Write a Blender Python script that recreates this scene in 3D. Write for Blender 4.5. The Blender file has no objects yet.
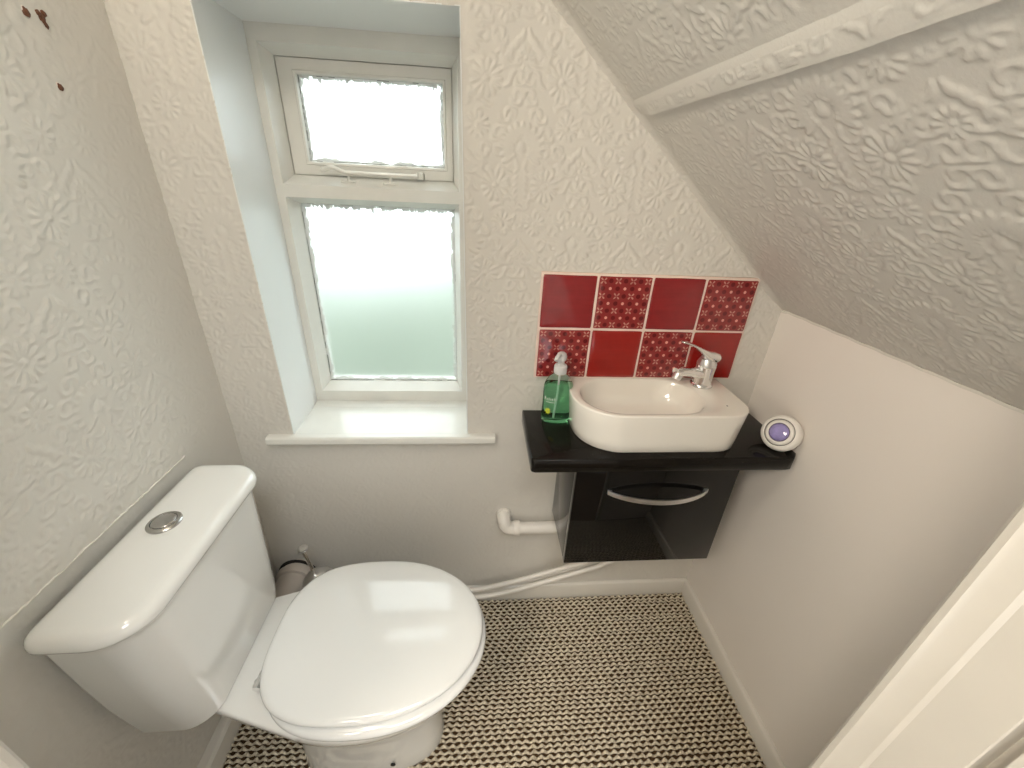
import bpy, bmesh, math, random
import numpy as np
from mathutils import Vector, Matrix

random.seed(7)
rng = np.random.default_rng(7)
COL = bpy.context.scene.collection
PI = math.pi
WORLD_AT = {}          # world position of every Empty / part, so vertices can be given in room coordinates

# ------------------------------------------------------------------ room numbers (metres)
XL, XR = -0.777, 0.6137            # left and right wall
W0, W1, WB, WT = -0.6327, -0.1783, 0.6931, 1.5898   # window opening
DF = 0.1737                        # depth of the window frame behind the wall face
SM, SC = -0.870, 1.5977            # sloping ceiling z = SM*x + SC
YF = -0.757                        # room face of the wall with the doorway
ZC = 2.15                         # flat ceiling


def slope_z(x):
    return SM * x + SC


# ------------------------------------------------------------------ materials
def new_mat(name):
    m = bpy.data.materials.new(name)
    m.use_nodes = True
    nt = m.node_tree
    return m, nt, nt.nodes['Principled BSDF'], nt.nodes['Material Output']


def node(nt, kind, **kw):
    n = nt.nodes.new(kind)
    for k, v in kw.items():
        if k in n.inputs and not hasattr(n, k):
            n.inputs[k].default_value = v
        else:
            setattr(n, k, v)
    return n


def sm(nt, op, a, b=None, c=None):
    n = nt.nodes.new('ShaderNodeMath')
    n.operation = op
    for i, v in enumerate((a, b, c)):
        if v is None:
            continue
        if isinstance(v, (int, float)):
            n.inputs[i].default_value = v
        else:
            nt.links.new(v, n.inputs[i])
    return n.outputs[0]


def mixc(nt, fac, a, b):
    n = nt.nodes.new('ShaderNodeMix')
    n.data_type = 'RGBA'
    for sock, v in ((n.inputs[0], fac), (n.inputs[6], a), (n.inputs[7], b)):
        if isinstance(v, (int, float)):
            sock.default_value = v
        elif isinstance(v, tuple):
            sock.default_value = (*v, 1) if len(v) == 3 else v
        else:
            nt.links.new(v, sock)
    return n.outputs[2]


def srgb(r, g, b):
    def f(c):
        c /= 255
        return c / 12.92 if c <= 0.04045 else ((c + 0.055) / 1.055) ** 2.4
    return (f(r), f(g), f(b))


def coords(nt, kind='Object'):
    return nt.nodes.new('ShaderNodeTexCoord').outputs[kind]


def noise(nt, vec, scale, detail=2.0, rough=0.5):
    n = nt.nodes.new('ShaderNodeTexNoise')
    n.inputs['Scale'].default_value = scale
    n.inputs['Detail'].default_value = detail
    n.inputs['Roughness'].default_value = rough
    nt.links.new(vec, n.inputs['Vector'])
    return n.outputs[0]


def bump(nt, bsdf, height, strength, dist=0.002):
    b = nt.nodes.new('ShaderNodeBump')
    b.inputs['Strength'].default_value = strength
    b.inputs['Distance'].default_value = dist
    nt.links.new(height, b.inputs['Height'])
    nt.links.new(b.outputs[0], bsdf.inputs['Normal'])


def simple(name, col, rough, metallic=0.0, var=0.05, nscale=20, bstr=0.0, bscale=200, coat=0.0, spec=0.5, bdist=0.001):
    m, nt, b, _ = new_mat(name)
    v = coords(nt)
    n = noise(nt, v, nscale, 3)
    dark = tuple(c * (1 - var) for c in col)
    lite = tuple(min(1, c * (1 + var)) for c in col)
    nt.links.new(mixc(nt, n, dark, lite), b.inputs['Base Color'])
    b.inputs['Roughness'].default_value = rough
    b.inputs['Metallic'].default_value = metallic
    b.inputs['Coat Weight'].default_value = coat
    b.inputs['Coat Roughness'].default_value = 0.05
    b.inputs['Specular IOR Level'].default_value = spec
    if bstr:
        bump(nt, b, noise(nt, v, bscale, 3), bstr, bdist)
    return m


WALL_COL = (0.675, 0.645, 0.59)
M = {}
M['paper'] = simple('embossed_paper_paint', WALL_COL, 0.5, var=0.025, nscale=3, bstr=0.16, bscale=330, bdist=0.0012, spec=0.45)
M['wall_smooth'] = simple('smooth_wall_paint', (0.83, 0.775, 0.715), 0.5, var=0.02, nscale=4, bstr=0.06, bscale=90, spec=0.4)
M['reveal'] = simple('white_reveal_paint', (0.80, 0.81, 0.80), 0.35, var=0.025, nscale=9, bstr=0.12, bscale=40)
M['gloss'] = simple('white_gloss_wood', (0.72, 0.685, 0.62), 0.25, var=0.03, nscale=14, bstr=0.1, bscale=50)
M['frame'] = simple('window_white_gloss', (0.77, 0.76, 0.71), 0.22, var=0.05, nscale=18, bstr=0.12, bscale=60)
M['ceramic'] = simple('white_glazed_ceramic', (0.80, 0.79, 0.755), 0.06, var=0.015, nscale=4, coat=0.6)
M['basin'] = simple('cream_white_ceramic', (0.85, 0.815, 0.745), 0.12, var=0.015, nscale=4, coat=0.4)
M['seat'] = simple('white_seat_gloss', (0.80, 0.80, 0.78), 0.1, var=0.015, nscale=5, coat=0.5)
M['chrome'] = simple('polished_chrome', (0.88, 0.88, 0.88), 0.035, metallic=1.0, var=0.02)
M['satin'] = simple('satin_chrome', (0.82, 0.82, 0.82), 0.28, metallic=1.0, var=0.05)
M['black'] = simple('black_gloss_laminate', (0.006, 0.0055, 0.005), 0.05, var=0.15, nscale=30, spec=0.35)
M['blackside'] = simple('black_gloss_side', (0.012, 0.011, 0.010), 0.09, var=0.15, nscale=30)
M['dark'] = simple('dark_gap', (0.02, 0.018, 0.015), 0.7)
M['plastic'] = simple('white_plastic', (0.80, 0.77, 0.72), 0.3, var=0.03)
M['pipe'] = simple('cream_white_pipe', (0.78, 0.74, 0.68), 0.35, var=0.04, nscale=15)
M['soil'] = simple('beige_soil_pipe', (0.55, 0.49, 0.43), 0.4, var=0.08, nscale=20)
M['grout'] = simple('pink_white_grout', (0.80, 0.64, 0.56), 0.85, var=0.1, nscale=60, bstr=0.3, bscale=300)
M['brown'] = simple('brown_plug_plastic', (0.11, 0.036, 0.012), 0.5, var=0.6, nscale=300)
M['flake'] = simple('exposed_white_plaster', (0.82, 0.74, 0.66), 0.9, var=0.1, nscale=200)
M['gem'] = None


def speckle_black():
    m, nt, b, _ = new_mat('black_speckled_worktop')
    v = coords(nt)
    vo = node(nt, 'ShaderNodeTexVoronoi')
    vo.inputs['Scale'].default_value = 260
    nt.links.new(v, vo.inputs['Vector'])
    spot = sm(nt, 'LESS_THAN', vo.outputs['Distance'], 0.16)
    pick = sm(nt, 'GREATER_THAN', noise(nt, v, 90, 2), 0.6)
    f = sm(nt, 'MULTIPLY', spot, pick)
    nt.links.new(mixc(nt, f, (0.009, 0.0075, 0.006), (0.10, 0.085, 0.07)), b.inputs['Base Color'])
    b.inputs['Roughness'].default_value = 0.10
    b.inputs['Specular IOR Level'].default_value = 0.16
    bump(nt, b, noise(nt, v, 25, 2), 0.03)
    return m


M['worktop'] = speckle_black()


def tile_plain(name, base):
    m, nt, b, _ = new_mat(name)
    v = coords(nt)
    n = noise(nt, v, 35, 4)
    st = nt.nodes.new('ShaderNodeMapping')
    st.inputs['Scale'].default_value = (12, 12, 160)
    nt.links.new(v, st.inputs['Vector'])
    n2 = noise(nt, st.outputs[0], 1.0, 3)
    f = sm(nt, 'MULTIPLY', sm(nt, 'ADD', n, n2), 0.5)
    c = mixc(nt, f, tuple(x * 0.72 for x in base), tuple(x * 1.3 for x in base))
    nt.links.new(c, b.inputs['Base Color'])
    b.inputs['Roughness'].default_value = 0.14
    b.inputs['Coat Weight'].default_value = 0.3
    bump(nt, b, f, 0.25, 0.002)
    return m


TILE_RED = srgb(140, 34, 38)
M['tile'] = tile_plain('deep_red_glaze', TILE_RED)
M['tile2'] = tile_plain('brighter_red_glaze', srgb(150, 32, 27))


def tile_pattern():
    """red glaze printed with a lattice of pale crosses, pink dots and dark dots; object origin = lower left tile corner"""
    m, nt, b, _ = new_mat('patterned_red_glaze')
    v = coords(nt)
    sp = nt.nodes.new('ShaderNodeSeparateXYZ')
    nt.links.new(v, sp.inputs[0])
    step = 0.0178
    off = (0.1276 - 6 * step) / 2

    def lattice(sock):
        t = sm(nt, 'DIVIDE', sm(nt, 'SUBTRACT', sock, off), step)
        i = sm(nt, 'ROUND', t)
        return sm(nt, 'SUBTRACT', t, i), sm(nt, 'ABSOLUTE', sm(nt, 'MODULO', i, 2.0))
    fx, px = lattice(sp.outputs[0])
    fz, pz = lattice(sp.outputs[2])
    r = sm(nt, 'SQRT', sm(nt, 'ADD', sm(nt, 'MULTIPLY', fx, fx), sm(nt, 'MULTIPLY', fz, fz)))
    both_even = sm(nt, 'MULTIPLY', sm(nt, 'SUBTRACT', 1, px), sm(nt, 'SUBTRACT', 1, pz))
    both_odd = sm(nt, 'MULTIPLY', px, pz)
    mixed = sm(nt, 'SUBTRACT', 1, sm(nt, 'ADD', both_even, both_odd))
    d1 = sm(nt, 'ABSOLUTE', sm(nt, 'SUBTRACT', sm(nt, 'ABSOLUTE', fx), sm(nt, 'ABSOLUTE', fz)))
    arm = sm(nt, 'MULTIPLY', sm(nt, 'LESS_THAN', d1, 0.075), sm(nt, 'LESS_THAN', r, 0.52))
    arm = sm(nt, 'MULTIPLY', arm, sm(nt, 'GREATER_THAN', r, 0.10))
    leaf = sm(nt, 'MULTIPLY', sm(nt, 'LESS_THAN', d1, 0.14), sm(nt, 'LESS_THAN', sm(nt, 'ABSOLUTE', sm(nt, 'SUBTRACT', r, 0.36)), 0.13))
    cross = sm(nt, 'MULTIPLY', sm(nt, 'MAXIMUM', arm, leaf), both_even)
    dot = sm(nt, 'MULTIPLY', sm(nt, 'LESS_THAN', r, 0.20), both_odd)
    blob = sm(nt, 'MULTIPLY', sm(nt, 'LESS_THAN', r, 0.30), mixed)
    n = noise(nt, v, 40, 3)
    base = mixc(nt, n, tuple(x * 0.8 for x in srgb(138, 40, 42)), tuple(x * 1.2 for x in srgb(146, 46, 46)))
    c = mixc(nt, blob, base, srgb(100, 20, 25))
    wob = sm(nt, 'ADD', 0.2, sm(nt, 'MULTIPLY', n, 0.55))
    c = mixc(nt, sm(nt, 'MULTIPLY', cross, wob), c, srgb(238, 180, 160))
    c = mixc(nt, sm(nt, 'MULTIPLY', dot, 0.85), c, srgb(240, 165, 150))
    nt.links.new(c, b.inputs['Base Color'])
    b.inputs['Roughness'].default_value = 0.16
    b.inputs['Coat Weight'].default_value = 0.3
    bump(nt, b, n, 0.2, 0.002)
    return m


M['tile_print'] = tile_pattern()


def carpet_mat():
    m, nt, b, _ = new_mat('sisal_loop_yarn')
    v = coords(nt)
    n = noise(nt, v, 130, 3, 0.7)
    n2 = noise(nt, v, 900, 2)
    f = sm(nt, 'ADD', sm(nt, 'MULTIPLY', n, 0.7), sm(nt, 'MULTIPLY', n2, 0.3))
    ramp = nt.nodes.new('ShaderNodeValToRGB')
    e = ramp.color_ramp.elements
    e[0].position, e[0].color = 0.36, (*srgb(158, 142, 118), 1)
    e[1].position, e[1].color = 0.60, (*srgb(240, 230, 208), 1)
    nt.links.new(f, ramp.inputs[0])
    nt.links.new(ramp.outputs[0], b.inputs['Base Color'])
    b.inputs['Roughness'].default_value = 0.9
    b.inputs['Specular IOR Level'].default_value = 0.15
    bump(nt, b, n2, 0.6, 0.001)
    return m


M['carpet'] = carpet_mat()
M['carpet_back'] = simple('dark_brown_backing_yarn', srgb(78, 58, 36), 0.95, var=0.4, nscale=200, bstr=0.5, bscale=600)


def pane_mat(name, w, h, edge):
    """obscure glass with old white paint smeared along its rim; object origin = lower left corner of the pane"""
    m, nt, b, out = new_mat(name)
    v = coords(nt)
    sp = nt.nodes.new('ShaderNodeSeparateXYZ')
    nt.links.new(v, sp.inputs[0])
    x, z = sp.outputs[0], sp.outputs[2]
    d = sm(nt, 'MINIMUM', sm(nt, 'MINIMUM', x, sm(nt, 'SUBTRACT', w, x)), sm(nt, 'MINIMUM', z, sm(nt, 'SUBTRACT', h, z)))
    n = noise(nt, v, 55, 4)
    st = nt.nodes.new('ShaderNodeMapping')
    st.inputs['Scale'].default_value = (260, 1, 30)
    nt.links.new(v, st.inputs['Vector'])
    nd = noise(nt, st.outputs[0], 1.0, 2)
    top = sm(nt, 'GREATER_THAN', z, h - 0.03)
    drip = sm(nt, 'MULTIPLY', top, sm(nt, 'MULTIPLY', sm(nt, 'SUBTRACT', nd, 0.5), 0.035))
    lim = sm(nt, 'ADD', sm(nt, 'MULTIPLY', sm(nt, 'SUBTRACT', n, 0.22), edge * 1.7), drip)
    paint = sm(nt, 'LESS_THAN', d, lim)
    glass = nt.nodes.new('ShaderNodeBsdfRefraction')
    glass.inputs['IOR'].default_value = 1.35
    glass.inputs['Roughness'].default_value = 0.62
    glass.inputs['Color'].default_value = (0.95, 0.97, 0.955, 1)
    bn = nt.nodes.new('ShaderNodeBump')
    bn.inputs['Strength'].default_value = 0.3
    bn.inputs['Distance'].default_value = 0.001
    nt.links.new(noise(nt, v, 420, 2), bn.inputs['Height'])
    nt.links.new(bn.outputs[0], glass.inputs['Normal'])
    gl = nt.nodes.new('ShaderNodeBsdfGlossy')
    gl.inputs['Roughness'].default_value = 0.25
    mx0 = nt.nodes.new('ShaderNodeMixShader')
    mx0.inputs[0].default_value = 0.04
    nt.links.new(glass.outputs[0], mx0.inputs[1])
    nt.links.new(gl.outputs[0], mx0.inputs[2])
    dif = nt.nodes.new('ShaderNodeBsdfDiffuse')
    dif.inputs['Color'].default_value = (0.82, 0.83, 0.80, 1)
    tr = nt.nodes.new('ShaderNodeBsdfTranslucent')
    tr.inputs['Color'].default_value = (0.8, 0.82, 0.8, 1)
    pm = nt.nodes.new('ShaderNodeMixShader')
    pm.inputs[0].default_value = 0.35
    nt.links.new(dif.outputs[0], pm.inputs[1])
    nt.links.new(tr.outputs[0], pm.inputs[2])
    mx = nt.nodes.new('ShaderNodeMixShader')
    nt.links.new(paint, mx.inputs[0])
    nt.links.new(mx0.outputs[0], mx.inputs[1])
    nt.links.new(pm.outputs[0], mx.inputs[2])
    nt.links.new(mx.outputs[0], out.inputs['Surface'])
    return m


def clear(name, col, rough=0.02, ior=1.45):
    m, nt, b, _ = new_mat(name)
    v = coords(nt)
    n = noise(nt, v, 40, 2)
    nt.links.new(mixc(nt, n, tuple(c * 0.97 for c in col), col), b.inputs['Base Color'])
    b.inputs['Transmission Weight'].default_value = 1.0
    b.inputs['Roughness'].default_value = rough
    b.inputs['IOR'].default_value = ior
    return m


M['clear'] = clear('clear_bottle_plastic', (0.97, 0.98, 0.97), 0.03, 1.12)
M['soap'] = clear('green_liquid_soap', (0.52, 0.98, 0.69), 0.03, 1.13)
M['pump'] = clear('translucent_white_pump', (0.95, 0.95, 0.95), 0.35, 1.3)
M['pump'].node_tree.nodes['Principled BSDF'].inputs['Transmission Weight'].default_value = 0.35
M['gem'] = simple('lilac_gel_gem', srgb(150, 140, 196), 0.12, var=0.35, nscale=60, bstr=0.5, bscale=90, coat=0.6)
M['print_white'] = simple('white_label_print', (0.85, 0.88, 0.85), 0.5)
M['print_yellow'] = simple('yellow_green_label_print', (0.62, 0.68, 0.05), 0.5, var=0.4, nscale=200)
M['leaf'] = simple('hedge_leaf_green', srgb(124, 131, 118), 0.7, var=0.35, nscale=30)
M['grass'] = simple('lawn_green', srgb(128, 150, 105), 0.9, var=0.3, nscale=6)
M['patio'] = simple('pale_paving', (0.62, 0.62, 0.58), 0.8, var=0.1, nscale=8)


# ------------------------------------------------------------------ mesh builder
class MB:
    def __init__(self):
        self.v, self.f = [], []

    def add(self, vs, fs):
        o = len(self.v)
        self.v.extend([tuple(p) for p in vs])
        self.f.extend([tuple(i + o for i in q) for q in fs])
        return self

    def bm(self, b):
        b.verts.ensure_lookup_table()
        b.verts.index_update()
        self.add([v.co for v in b.verts], [[v.index for v in f.verts] for f in b.faces])
        b.free()
        return self

    def box(self, x0, x1, y0, y1, z0, z1, bev=0.0, seg=2):
        b = bmesh.new()
        bmesh.ops.create_cube(b, size=1)
        for v in b.verts:
            v.co = Vector(((x0 + x1) / 2 + v.co.x * (x1 - x0), (y0 + y1) / 2 + v.co.y * (y1 - y0), (z0 + z1) / 2 + v.co.z * (z1 - z0)))
        if bev:
            bmesh.ops.bevel(b, geom=b.edges[:], offset=bev, segments=seg, profile=0.5, affect='EDGES')
        return self.bm(b)

    def loft(self, rings, cap0=True, cap1=True, closed=True):
        """rings: equally long lists of points"""
        n = len(rings[0])
        o = len(self.v)
        for r in rings:
            self.v.extend([tuple(p) for p in r])
        for k in range(len(rings) - 1):
            for i in range(n if closed else n - 1):
                j = (i + 1) % n
                self.f.append((o + k * n + i, o + k * n + j, o + (k + 1) * n + j, o + (k + 1) * n + i))
        if cap0:
            self.f.append(tuple(o + i for i in reversed(range(n))))
        if cap1:
            self.f.append(tuple(o + (len(rings) - 1) * n + i for i in range(n)))
        return self

    def prism(self, pts, z0, z1, axis=2):
        """polygon extruded along an axis; pts are the other two coordinates in order"""
        def p3(p, t):
            return {2: (p[0], p[1], t), 1: (p[0], t, p[1]), 0: (t, p[0], p[1])}[axis]
        return self.loft([[p3(p, z0) for p in pts], [p3(p, z1) for p in pts]])

    def lathe(self, prof, c=(0, 0, 0), axis=(0, 0, 1), n=32, cap0=True, cap1=True, sx=1.0, sy=1.0, twist=0.0):
        """prof: list of (radius, height) along the axis"""
        q = Vector((0, 0, 1)).rotation_difference(Vector(axis).normalized())
        rings = []
        for r, h in prof:
            rings.append([Vector(c) + q @ Vector((r * sx * math.cos(2 * PI * i / n + twist), r * sy * math.sin(2 * PI * i / n + twist), h)) for i in range(n)])
        return self.loft(rings, cap0, cap1)

    def tube(self, path, rad, n=12, cap=True, flat=None):
        """path: points; rad: number or list; flat: (width scale, height scale)"""
        P = [Vector(p) for p in path]
        R = rad if isinstance(rad, (list, tuple)) else [rad] * len(P)
        rings = []
        up = Vector((0, 0, 1))
        t0 = (P[1] - P[0]).normalized()
        if abs(t0.dot(up)) > 0.95:
            up = Vector((0, 1, 0))
        nrm = (up - t0 * up.dot(t0)).normalized()
        for i, p in enumerate(P):
            t = (P[min(i + 1, len(P) - 1)] - P[max(i - 1, 0)]).normalized()
            nrm = (nrm - t * nrm.dot(t)).normalized()
            bi = t.cross(nrm)
            a, c = (1, 1) if flat is None else flat
            rings.append([p + bi * (R[i] * a * math.cos(2 * PI * k / n)) + nrm * (R[i] * c * math.sin(2 * PI * k / n)) for k in range(n)])
        return self.loft(rings, cap, cap)

    def nested(self, rects, plane='y'):
        """strips joining rectangles (x0,x1,z0,z1,y) one inside the other"""
        rings = [[(a, y, c), (b, y, c), (b, y, d), (a, y, d)] for a, b, c, d, y in rects]
        return self.loft(rings, False, False)

    def build(self, name, mat, parent=None, origin=None, angle=35, smooth=True):
        base = Vector(WORLD_AT[parent.name]) if parent else Vector((0, 0, 0))
        org = Vector(origin) if origin is not None else base
        me = bpy.data.meshes.new(name)
        vv = np.array(self.v, float) - np.array(org)
        me.from_pydata(vv.tolist(), [], self.f)
        b = bmesh.new()
        b.from_mesh(me)
        bmesh.ops.recalc_face_normals(b, faces=b.faces)
        b.to_mesh(me)
        b.free()
        if smooth:
            me.shade_smooth()
            me.set_sharp_from_angle(angle=math.radians(angle))
        for mm in (mat if isinstance(mat, (list, tuple)) else [mat]):
            me.materials.append(mm)
        o = bpy.data.objects.new(name, me)
        COL.objects.link(o)
        o.location = org - base
        if parent:
            o.parent = parent
        WORLD_AT[o.name] = tuple(org)
        return o


def thing(name, label, cat, loc, group=None):
    o = bpy.data.objects.new(name, None)
    o.empty_display_size = 0.05
    COL.objects.link(o)
    o.location = loc
    WORLD_AT[o.name] = tuple(loc)
    tag(o, label, cat, group)
    return o


def tag(o, label, cat, group=None):
    o['label'] = label
    o['category'] = cat
    if group:
        o['group'] = group
    return o


def struct(o, label=None):
    o['kind'] = 'structure'
    if label:
        o['label'] = label
    return o


def bez(p0, p1, p2, p3, n=16):
    out = []
    for i in range(n + 1):
        t = i / n
        out.append(tuple((1 - t) ** 3 * a + 3 * t * (1 - t) ** 2 * b + 3 * t * t * (1 - t) * c + t ** 3 * d for a, b, c, d in zip(p0, p1, p2, p3)))
    return out


def spline(pts, per=10):
    P = [Vector(p) for p in pts]
    P = [P[0] * 2 - P[1]] + P + [P[-1] * 2 - P[-2]]
    out = []
    for i in range(1, len(P) - 2):
        for k in range(per):
            t = k / per
            a, b, c, d = P[i - 1], P[i], P[i + 1], P[i + 2]
            out.append(0.5 * ((2 * b) + (c - a) * t + (2 * a - 5 * b + 4 * c - d) * t * t + (3 * b - a - 3 * c + d) * t ** 3))
    out.append(P[-2])
    return out


def rrect(x0, x1, y0, y1, radii, n=10):
    """rounded rectangle, radii for corners (x0,y0),(x1,y0),(x1,y1),(x0,y1), counter-clockwise"""
    out = []
    cs = [(x0, y0, PI), (x1, y0, 1.5 * PI), (x1, y1, 0), (x0, y1, 0.5 * PI)]
    for (cx, cy, a0), r in zip(cs, radii):
        sx = 1 if cx == x0 else -1
        sy = 1 if cy == y0 else -1
        ox, oy = cx + sx * r, cy + sy * r
        for k in range(n + 1):
            a = a0 + 0.5 * PI * k / n
            out.append((ox + r * math.cos(a), oy + r * math.sin(a)))
    return out


def resample(poly, n):
    P = np.array(poly + [poly[0]], float)
    s = np.r_[0, np.cumsum(np.hypot(*np.diff(P, axis=0).T))]
    t = np.linspace(0, s[-1], n, endpoint=False)
    return list(zip(np.interp(t, s, P[:, 0]), np.interp(t, s, P[:, 1])))


def inset(poly, d):
    """shrink a smooth closed counter-clockwise outline by d"""
    P = np.array(poly, float)
    t = np.roll(P, -1, 0) - np.roll(P, 1, 0)
    t /= np.linalg.norm(t, axis=1)[:, None]
    nrm = np.stack([-t[:, 1], t[:, 0]], 1)
    return [tuple(p) for p in P + nrm * d]


def grow(poly, k):
    """scale an outline about its middle"""
    P = np.array(poly, float)
    c = (P.min(0) + P.max(0)) / 2
    return [tuple(p) for p in c + (P - c) * k]


def at_z(poly, z):
    return [(p[0], p[1], z) for p in poly]


# ------------------------------------------------------------------ the raised pattern of the wallpaper
TW, TH, RES = 0.25, 0.36, 0.0015
NX, NY = int(TW / RES), int(TH / RES)


def draw_pattern():
    H = np.zeros((NY, NX))
    gx = (np.arange(NX) + 0.5) * RES
    gy = (np.arange(NY) + 0.5) * RES
    X, Y = np.meshgrid(gx, gy)

    def rel(cx, cy):
        return ((X - cx + TW / 2) % TW) - TW / 2, ((Y - cy + TH / 2) % TH) - TH / 2

    def leaf(cx, cy, ang, L, W, h=1.0, curl=0.0):
        dx, dy = rel(cx, cy)
        s = (dx * math.cos(ang) + dy * math.sin(ang)) / (L / 2)
        t = -dx * math.sin(ang) + dy * math.cos(ang)
        t = t - curl * (s * s - 0.3) * L
        u = np.clip((s + 1) / 2, 0, 1)
        w = W / 2 * np.sin(PI * u ** 0.7) ** 0.8 + 1e-6
        prof = np.sqrt(np.clip(1 - (t / w) ** 2, 0, 1))
        z = h * prof * (np.abs(s) < 1) - 0.45 * h * np.exp(-(t / (0.16 * W)) ** 2) * (np.abs(s) < 0.75)
        np.maximum(H, z, out=H)

    def dome(cx, cy, r, h=1.0):
        dx, dy = rel(cx, cy)
        np.maximum(H, h * np.sqrt(np.clip(1 - (dx * dx + dy * dy) / r ** 2, 0, 1)), out=H)

    def daisy(cx, cy, r, n, a0=0.0, a1=2 * PI, w=None, h=1.0):
        full = abs(a1 - a0 - 2 * PI) < 1e-6
        for k in range(n):
            a = a0 + (a1 - a0) * k / (n if full else n - 1)
            L = r * 0.66
            leaf(cx + math.cos(a) * (r - L / 2), cy + math.sin(a) * (r - L / 2), a + PI, L, w or r * 0.25, h)
        dome(cx, cy, r * 0.19, h * 0.8)

    for ox, oy in ((0, 0), (TW / 2, TH / 2)):
        daisy(ox, oy + 0.080, 0.046, 15, -0.6, PI + 0.6)
        for s in (-1, 1):
            daisy(ox + s * 0.052, oy + 0.012, 0.030, 13)
            daisy(ox + s * 0.036, oy - 0.062, 0.023, 11)
            for k in range(5):
                t = k / 4
                leaf(ox + s * (0.004 + 0.05 * t), oy - 0.030 + 0.020 * math.sin(t * 3), (0.9 if k % 2 else -0.5) if s > 0 else (PI - 0.9 if k % 2 else PI + 0.5), 0.022, 0.009, 0.9, 0.2)
            for k in range(4):
                leaf(ox + s * (0.012 + 0.011 * k), oy - 0.105 - 0.012 * k, (-0.7 if s > 0 else PI + 0.7), 0.030, 0.010, 0.9, 0.25 * s)
            for k in range(3):
                leaf(ox + s * (0.078 + 0.008 * k), oy + 0.060 - 0.025 * k, (1.2 if s > 0 else PI - 1.2), 0.026, 0.009, 0.85, 0.3 * s)
            for k in range(12):
                y = -TH / 4 + (k + 0.5) * TH / 24
                x = 0.094 + 0.022 * math.cos(2 * PI * y / (TH / 2))
                for q in (-1, 1):
                    leaf(ox + s * x + q * 0.006, oy + y, PI / 2 + q * 0.75 * (1 if k % 2 else -1), 0.020, 0.0085, 0.85, 0.35 * q)
            for k in range(6):
                leaf(ox + s * 0.010, oy - 0.02 + k * 0.012, PI / 2 + s * 0.7, 0.015, 0.006, 0.7)
        daisy(ox, oy - 0.135, 0.018, 10)
        pr = random.Random(5)
        for _ in range(46):
            a, q = pr.uniform(-PI / 2, PI / 2), pr.uniform(0.035, 0.098)
            x, y, t = q * 0.85 * math.cos(a), 0.01 + q * 1.15 * math.sin(a), pr.uniform(0, PI)
            L, cv = pr.uniform(0.010, 0.017), pr.uniform(-0.5, 0.5)
            leaf(ox + x, oy + y, t, L, L * 0.42, 0.75, cv)
            leaf(ox - x, oy + y, PI - t, L, L * 0.42, 0.75, -cv)
    for _ in range(26):
        dome(rng.uniform(0, TW), rng.uniform(0, TH), rng.uniform(0.002, 0.0045), rng.uniform(0.25, 0.6))
    H = 0.6 * H + 0.1 * (np.roll(H, 1, 0) + np.roll(H, -1, 0) + np.roll(H, 1, 1) + np.roll(H, -1, 1))
    return H


PATTERN = draw_pattern()


def height(u, v):
    a = (u / RES) % NX
    b = (v / RES) % NY
    i0, j0 = np.floor(a).astype(int), np.floor(b).astype(int)
    fa, fb = a - i0, b - j0
    i0 %= NX
    j0 %= NY
    i1, j1 = (i0 + 1) % NX, (j0 + 1) % NY
    return (PATTERN[j0, i0] * (1 - fa) * (1 - fb) + PATTERN[j0, i1] * fa * (1 - fb) + PATTERN[j1, i0] * (1 - fa) * fb + PATTERN[j1, i1] * fa * fb)


def axis_steps(stops, step):
    out = [stops[0]]
    for a, b in zip(stops, stops[1:]):
        n = max(1, int(round((b - a) / step)))
        out += list(np.linspace(a, b, n + 1)[1:])
    return np.array(out)


def embossed(name, us, vs, to_world, normal, amp, keep=None, parent=None, mat=None, uvoff=(0, 0)):
    U, V = np.meshgrid(us, vs)
    P = to_world(U, V)
    A = amp(U, V) if callable(amp) else amp
    P = P + np.array(normal) * (A * height(U + uvoff[0], V + uvoff[1]))[..., None]
    nu, nv = len(us), len(vs)
    idx = np.arange(nu * nv).reshape(nv, nu)
    q = np.stack([idx[:-1, :-1], idx[:-1, 1:], idx[1:, 1:], idx[1:, :-1]], -1).reshape(-1, 4)
    if keep is not None:
        uc = (us[:-1] + us[1:]) / 2
        vc = (vs[:-1] + vs[1:]) / 2
        UC, VC = np.meshgrid(uc, vc)
        q = q[keep(UC, VC).reshape(-1)]
    me = bpy.data.meshes.new(name)
    me.vertices.add(nu * nv)
    me.vertices.foreach_set('co', P.reshape(-1).astype(np.float32))
    me.loops.add(len(q) * 4)
    me.loops.foreach_set('vertex_index', q.reshape(-1).astype(np.int32))
    me.polygons.add(len(q))
    me.polygons.foreach_set('loop_start', np.arange(0, len(q) * 4, 4, dtype=np.int32))
    me.update(calc_edges=True)
    me.validate()
    # make the faces look into the room
    if len(me.polygons) and Vector(me.polygons[len(me.polygons) // 2].normal).dot(Vector(normal)) < 0:
        me.flip_normals()
    me.shade_smooth()
    me.materials.append(mat or M['paper'])
    o = bpy.data.objects.new(name, me)
    COL.objects.link(o)
    if parent:
        o.parent = parent
    return o


def wall_left_x(z):
    return XL + 0.0108 * (z - 1.2) + 0.0


def w1_x(z):
    return W1 - 0.0088 * (z - 1.14) / 0.9 - 0.0004


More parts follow.
